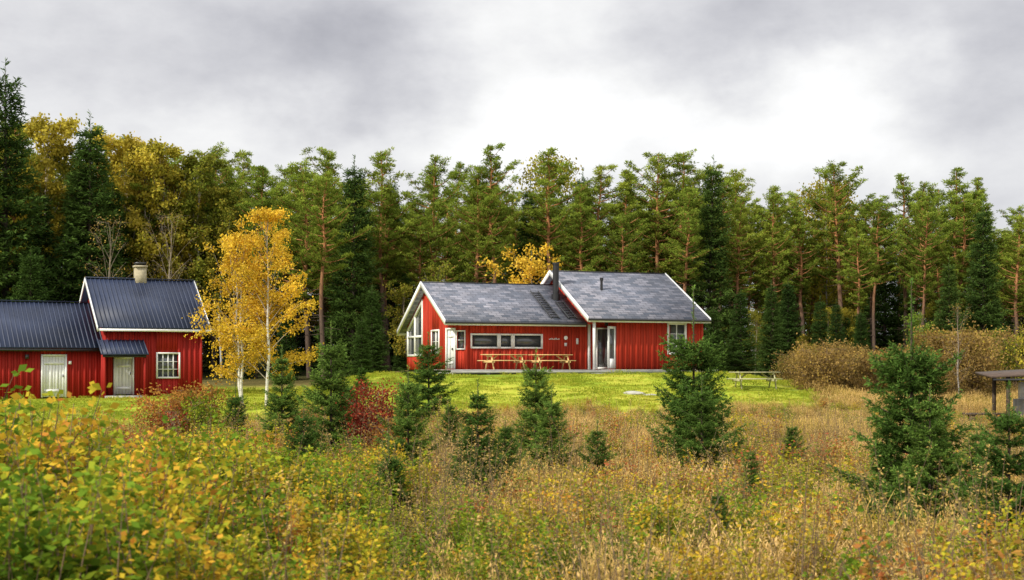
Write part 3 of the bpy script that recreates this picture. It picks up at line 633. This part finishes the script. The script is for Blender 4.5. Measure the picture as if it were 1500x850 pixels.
bush('green_bush','green',500,41,1.2,.9,3000,.07); bush('red_leaved_bush','orange',455,38,1.0,.5,1800,.06)
rb=[decid(1.7,1.1,5,3000,.09,.05,10,.16,.015,rw=.5).mesh('rust_bush',[M['twig'],M[k]]) for k in ('rust','rust','ogreen')]
yb_=[decid(2.3,1.3,5,3600,.1,.05,10,.18,.02,rw=.5).mesh('yellow_bush',[M['twig'],M[k]]) for k in ('gbirch','ogreen','rust')]
HG=empty('shrub_hedge')
for i in range(46):
    px=rng.uniform(1160,1430); Y=rng.uniform(64,72); x=PX(px,Y); obj('shrub',rb[rng.choice(3,p=[.42,.4,.18])],(x,Y,float(ground(x,Y))-.1),rng.uniform(0,6),rng.uniform(.55,1.25),HG)
for i in range(28):
    px=rng.uniform(1370,1600); Y=rng.uniform(66,78); x=PX(px,Y); obj('shrub',yb_[i%3],(x,Y,float(ground(x,Y))-.1),rng.uniform(0,6),rng.uniform(.75,1.4),HG)
# young foreground spruces
ysp=[spruce(3,.9,16,7,160,.055,.014,pw=.85,side=.5,leader=ld,droop=.08,irr=.1,gap=.05).mesh('young_spruce',[M['sbark'],M['yspruce']]) for ld in (.17,.15,.2,.17,.3)]
for i,(px,Y,h,w) in enumerate(((628,46,3.1,1.35),(413,33,2.9,1.0),(485,31.5,3.4,.95),(505,33,2.2,1.1),(1016,29.5,4.1,.95),(598,26.5,2.5,1.0),(700,22,2.25,1.1),(785,31,2.85,1.05),(808,29,2.0,1.1),(1335,19.5,3.6,1.0),(1028,28,2.3,1.25),(1362,18.5,2.2,1.2),(1478,15,2.2,1.05),(1160,30,1.3,1.1),(345,40,1.9,1.0),(875,25,1.5,1.2),(1100,23,1.2,1.1),(575,34,1.6,1.1),(660,34,1.6,1.0),(1300,22,1.7,1),(1560,20,2.5,1),(-60,24,2.4,1),(445,27,1.8,1.1),(740,26,1.5,1.1),(570,20,1.5,1.1),(530,60,1.4,1.2),(1050,16,1.05,1.2),(1430,26,1.4,1.1))):
    place('young_spruce_tree',ysp[i%5],px,Y,h,3,wx=w)
# ------------------------------------------------------------ meadow scatter
def pts(n,y0,y1,x0=-.43,x1=.43):
    u=rng.random(n); y=np.sqrt(y0**2+(y1**2-y0**2)*u); x=rng.uniform(x0,x1,n)*y; return x,y
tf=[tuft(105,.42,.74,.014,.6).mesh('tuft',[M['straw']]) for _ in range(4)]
def edge(x,y):
    return 1-.45*sst(38,50,y)
x,y=pts(6000,8,60); k=(rng.random(len(x))>lawnmask(x,y)); x=x[k];y=y[k]; scatter('dry_grass',tf,x,y,rng.uniform(.5,1.0,len(x))*(.55+.9*fld(x,y,.8))*edge(x,y),parent=GEN)
x,y=pts(900,56,80,x0=.2,x1=.42); k=rng.random(len(x))>lawnmask(x,y); k&=~((x<11)&(y>66)); scatter('dry_grass',tf,x[k],y[k],rng.uniform(.6,1.0,k.sum()),parent=GEN)
fb=[forb(9,.8,.4,.085,.032,30).mesh('weed',[M['twig'],M[k]]) for k in ('forb','forb','forbg','forbg','forb','forbr')]
x,y=pts(3000,10,54); k=(rng.random(len(x))>lawnmask(x,y)*1.2); dn=fld(x,y,.45,1.); k&=(rng.random(len(x))<sst(.35,.65,dn)+.1); x=x[k];y=y[k]
scatter('wild_plants',fb,x,y,rng.uniform(.45,1.15,len(x))*edge(x,y),parent=GEN)
fs=[forb(12,1.1,.45,.08,.038,66,.16,.12).mesh('shrub',[M['twig'],M[k]]) for k in ('forb','forbg','forbg','forb','forb')]
n=1150; y=rng.uniform(8.5,19,n); pxx=rng.uniform(-130,1630,n); x=PX(pxx,y)
lim=np.interp(pxx,[0,450,650,900,1500],[1,.95,.5,.22,.2])*sst(.15,.45,fld(x,y,1.1,2)); k=rng.random(n)<lim
hgt=np.interp(pxx,[0,200,450,700,1500],[1.35,1.25,1.0,.72,.62])*rng.uniform(.6,1.1,n)*np.interp(y,[8,13,19],[.8,1,.9])*(.55+.8*fld(x,y,1.1,2))
scatter('wild_shrubs',fs,x[k],y[k],hgt[k],parent=GEN)
n=320; y=rng.uniform(19,33,n); pxx=rng.uniform(-100,620,n); x=PX(pxx,y); scatter('wild_shrubs',fs,x,y,rng.uniform(.45,1.0,n),parent=GEN)
rs=[forb(10,1.1,.4,.065,.03,50,.14,.25).mesh('reddish_shrub',[M['twig'],M['forbr']]) for _ in range(2)]
n=380; y=rng.uniform(10,36,n); pxx=rng.uniform(-80,1500,n); x=PX(pxx,y); k=(fld(x,y,.6,4)>.52)&(rng.random(n)<np.interp(pxx,[0,700,1500],[1,.6,.35])); scatter('reddish_shrubs',rs,x[k],y[k],rng.uniform(.5,1.15,k.sum())*np.interp(pxx[k],[0,800],[1.15,.65]),parent=GEN)
st=[forb(7,1.5,.4,.05,.012,26,.07,.55).mesh('stalk',[M['twig'],M['straw']]) for _ in range(3)]
x,y=pts(900,9,40); scatter('tall_dry_stalks',st,x,y,rng.uniform(.5,.95,len(x)),parent=GEN)
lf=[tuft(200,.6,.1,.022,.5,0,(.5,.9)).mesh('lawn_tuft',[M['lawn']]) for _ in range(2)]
x=rng.uniform(-28,16,3800); y=rng.uniform(41,78,3800); k=rng.random(3800)<lawnmask(x,y)
c,s=math.cos(math.radians(20)),math.sin(math.radians(20)); u=(x+3.29)*c+(y-70)*s; v=-(x+3.29)*s+(y-70)*c; k&=~((u>-1.1)&(u<14.2)&(v>-2.6))
c,s=math.cos(math.radians(26.7)),math.sin(math.radians(26.7)); u=(x+19.5)*c+(y-67)*s; v=-(x+19.5)*s+(y-67)*c; k&=~((u<5.4)&(v>0))
scatter('lawn_grass',lf,x[k],y[k],rng.uniform(.7,1.4,k.sum()),parent=GEN)
# ------------------------------------------------------------ sky / light
w=bpy.data.worlds.new('World'); sc.world=w; w.use_nodes=True; nt=w.node_tree; nt.nodes.clear()
out=N(nt,'ShaderNodeOutputWorld'); sky=N(nt,'ShaderNodeTexSky',sky_type='NISHITA'); sky.sun_disc=False; sky.sun_elevation=math.radians(38); sky.sun_rotation=math.radians(228)
bg1=N(nt,'ShaderNodeBackground'); bg1.inputs[1].default_value=.1; nt.links.new(sky.outputs[0],bg1.inputs[0])
tc=N(nt,'ShaderNodeTexCoord'); G=tc.outputs['Generated']
def wn(scale,det,st=(1,1,1),rough=.5):
    mp=N(nt,'ShaderNodeMapping'); mp.inputs['Scale'].default_value=st; nt.links.new(G,mp.inputs[0])
    n=N(nt,'ShaderNodeTexNoise'); n.inputs['Scale'].default_value=scale; n.inputs['Detail'].default_value=det; n.inputs['Roughness'].default_value=rough; nt.links.new(mp.outputs[0],n.inputs['Vector']); return n
nd=wn(9,5,(1,1,1.4),.55); vs=N(nt,'ShaderNodeVectorMath',operation='MULTIPLY_ADD'); nt.links.new(nd.outputs['Color'],vs.inputs[0]); vs.inputs[1].default_value=(.16,.16,.12); vs.inputs[2].default_value=(-.08,-.08,-.06)
va=N(nt,'ShaderNodeVectorMath',operation='ADD'); nt.links.new(G,va.inputs[0]); nt.links.new(vs.outputs[0],va.inputs[1])
L=mth(nt,'ADD',mth(nt,'MULTIPLY',wn(8,6,(1,1,2.0),.6).outputs['Fac'],.55),.50)
for (px,py,rx,rz,amp) in ((790,70,130,120,.32),(730,190,260,60,.13),(1190,180,170,55,.2),(1290,130,80,80,.12),(1050,250,260,45,.1),(290,215,240,50,.14),(500,95,180,70,-.26),(960,120,80,50,-.14),(1110,30,130,60,-.2),(620,150,60,40,-.08),(1430,60,120,90,-.18),(1430,240,90,50,-.06),(120,100,150,80,-.06),(60,20,120,40,.05)):
    d=nrm(np.array([(px-750)/F,1,(540-py)/F])); 
    s1=N(nt,'ShaderNodeVectorMath',operation='SUBTRACT'); nt.links.new(va.outputs[0],s1.inputs[0]); s1.inputs[1].default_value=d
    s2=N(nt,'ShaderNodeVectorMath',operation='MULTIPLY'); nt.links.new(s1.outputs[0],s2.inputs[0]); s2.inputs[1].default_value=(F/rx,3,F/rz)
    s3=N(nt,'ShaderNodeVectorMath',operation='DOT_PRODUCT'); nt.links.new(s2.outputs[0],s3.inputs[0]); nt.links.new(s2.outputs[0],s3.inputs[1])
    L=mth(nt,'ADD',L,mth(nt,'MULTIPLY',mth(nt,'EXPONENT',mth(nt,'MULTIPLY',s3.outputs['Value'],-.5)),amp))
sx=N(nt,'ShaderNodeSeparateXYZ'); nt.links.new(G,sx.inputs[0])
mr=N(nt,'ShaderNodeMapRange',interpolation_type='SMOOTHSTEP'); nt.links.new(sx.outputs[2],mr.inputs[0]); mr.inputs[1].default_value=.33; mr.inputs[2].default_value=.9; mr.inputs[3].default_value=0; mr.inputs[4].default_value=.8
L=mth(nt,'ADD',L,mr.outputs[0])
tint=ramp(nt,L,[(.35,(.96,.965,1.08)),(.7,(.985,.985,1.03)),(.95,(1,1,1))])
vm=N(nt,'ShaderNodeVectorMath',operation='SCALE'); nt.links.new(tint,vm.inputs[0]); nt.links.new(L,vm.inputs['Scale'])
bg2=N(nt,'ShaderNodeBackground'); nt.links.new(vm.outputs[0],bg2.inputs[0]); bg2.inputs[1].default_value=1
mx=N(nt,'ShaderNodeMixShader'); mx.inputs[0].default_value=.96; nt.links.new(bg1.outputs[0],mx.inputs[1]); nt.links.new(bg2.outputs[0],mx.inputs[2]); nt.links.new(mx.outputs[0],out.inputs[0])
sl=bpy.data.lights.new('sun','SUN'); sl.energy=3.9; sl.angle=math.radians(3); sl.color=(1,.94,.82); so_=bpy.data.objects.new('sun',sl); sc.collection.objects.link(so_)
el=math.radians(38); az=math.radians(228); dirv=-Vector((math.sin(az)*math.cos(el),math.cos(az)*math.cos(el),math.sin(el))); so_.rotation_euler=dirv.to_track_quat('-Z','Y').to_euler(); so_.location=(-40,-30,40)
# ------------------------------------------------------------ camera
cd=bpy.data.cameras.new('camera'); cam=bpy.data.objects.new('camera',cd); sc.collection.objects.link(cam); cam.location=(0,0,0); cam.rotation_euler=(math.radians(90),0,0)
cd.lens=50; cd.sensor_width=36; cd.shift_y=115/1500; cd.clip_end=3000; cd.clip_start=.1
cd.dof.use_dof=True; cd.dof.focus_distance=50; cd.dof.aperture_fstop=3.2
sc.camera=cam
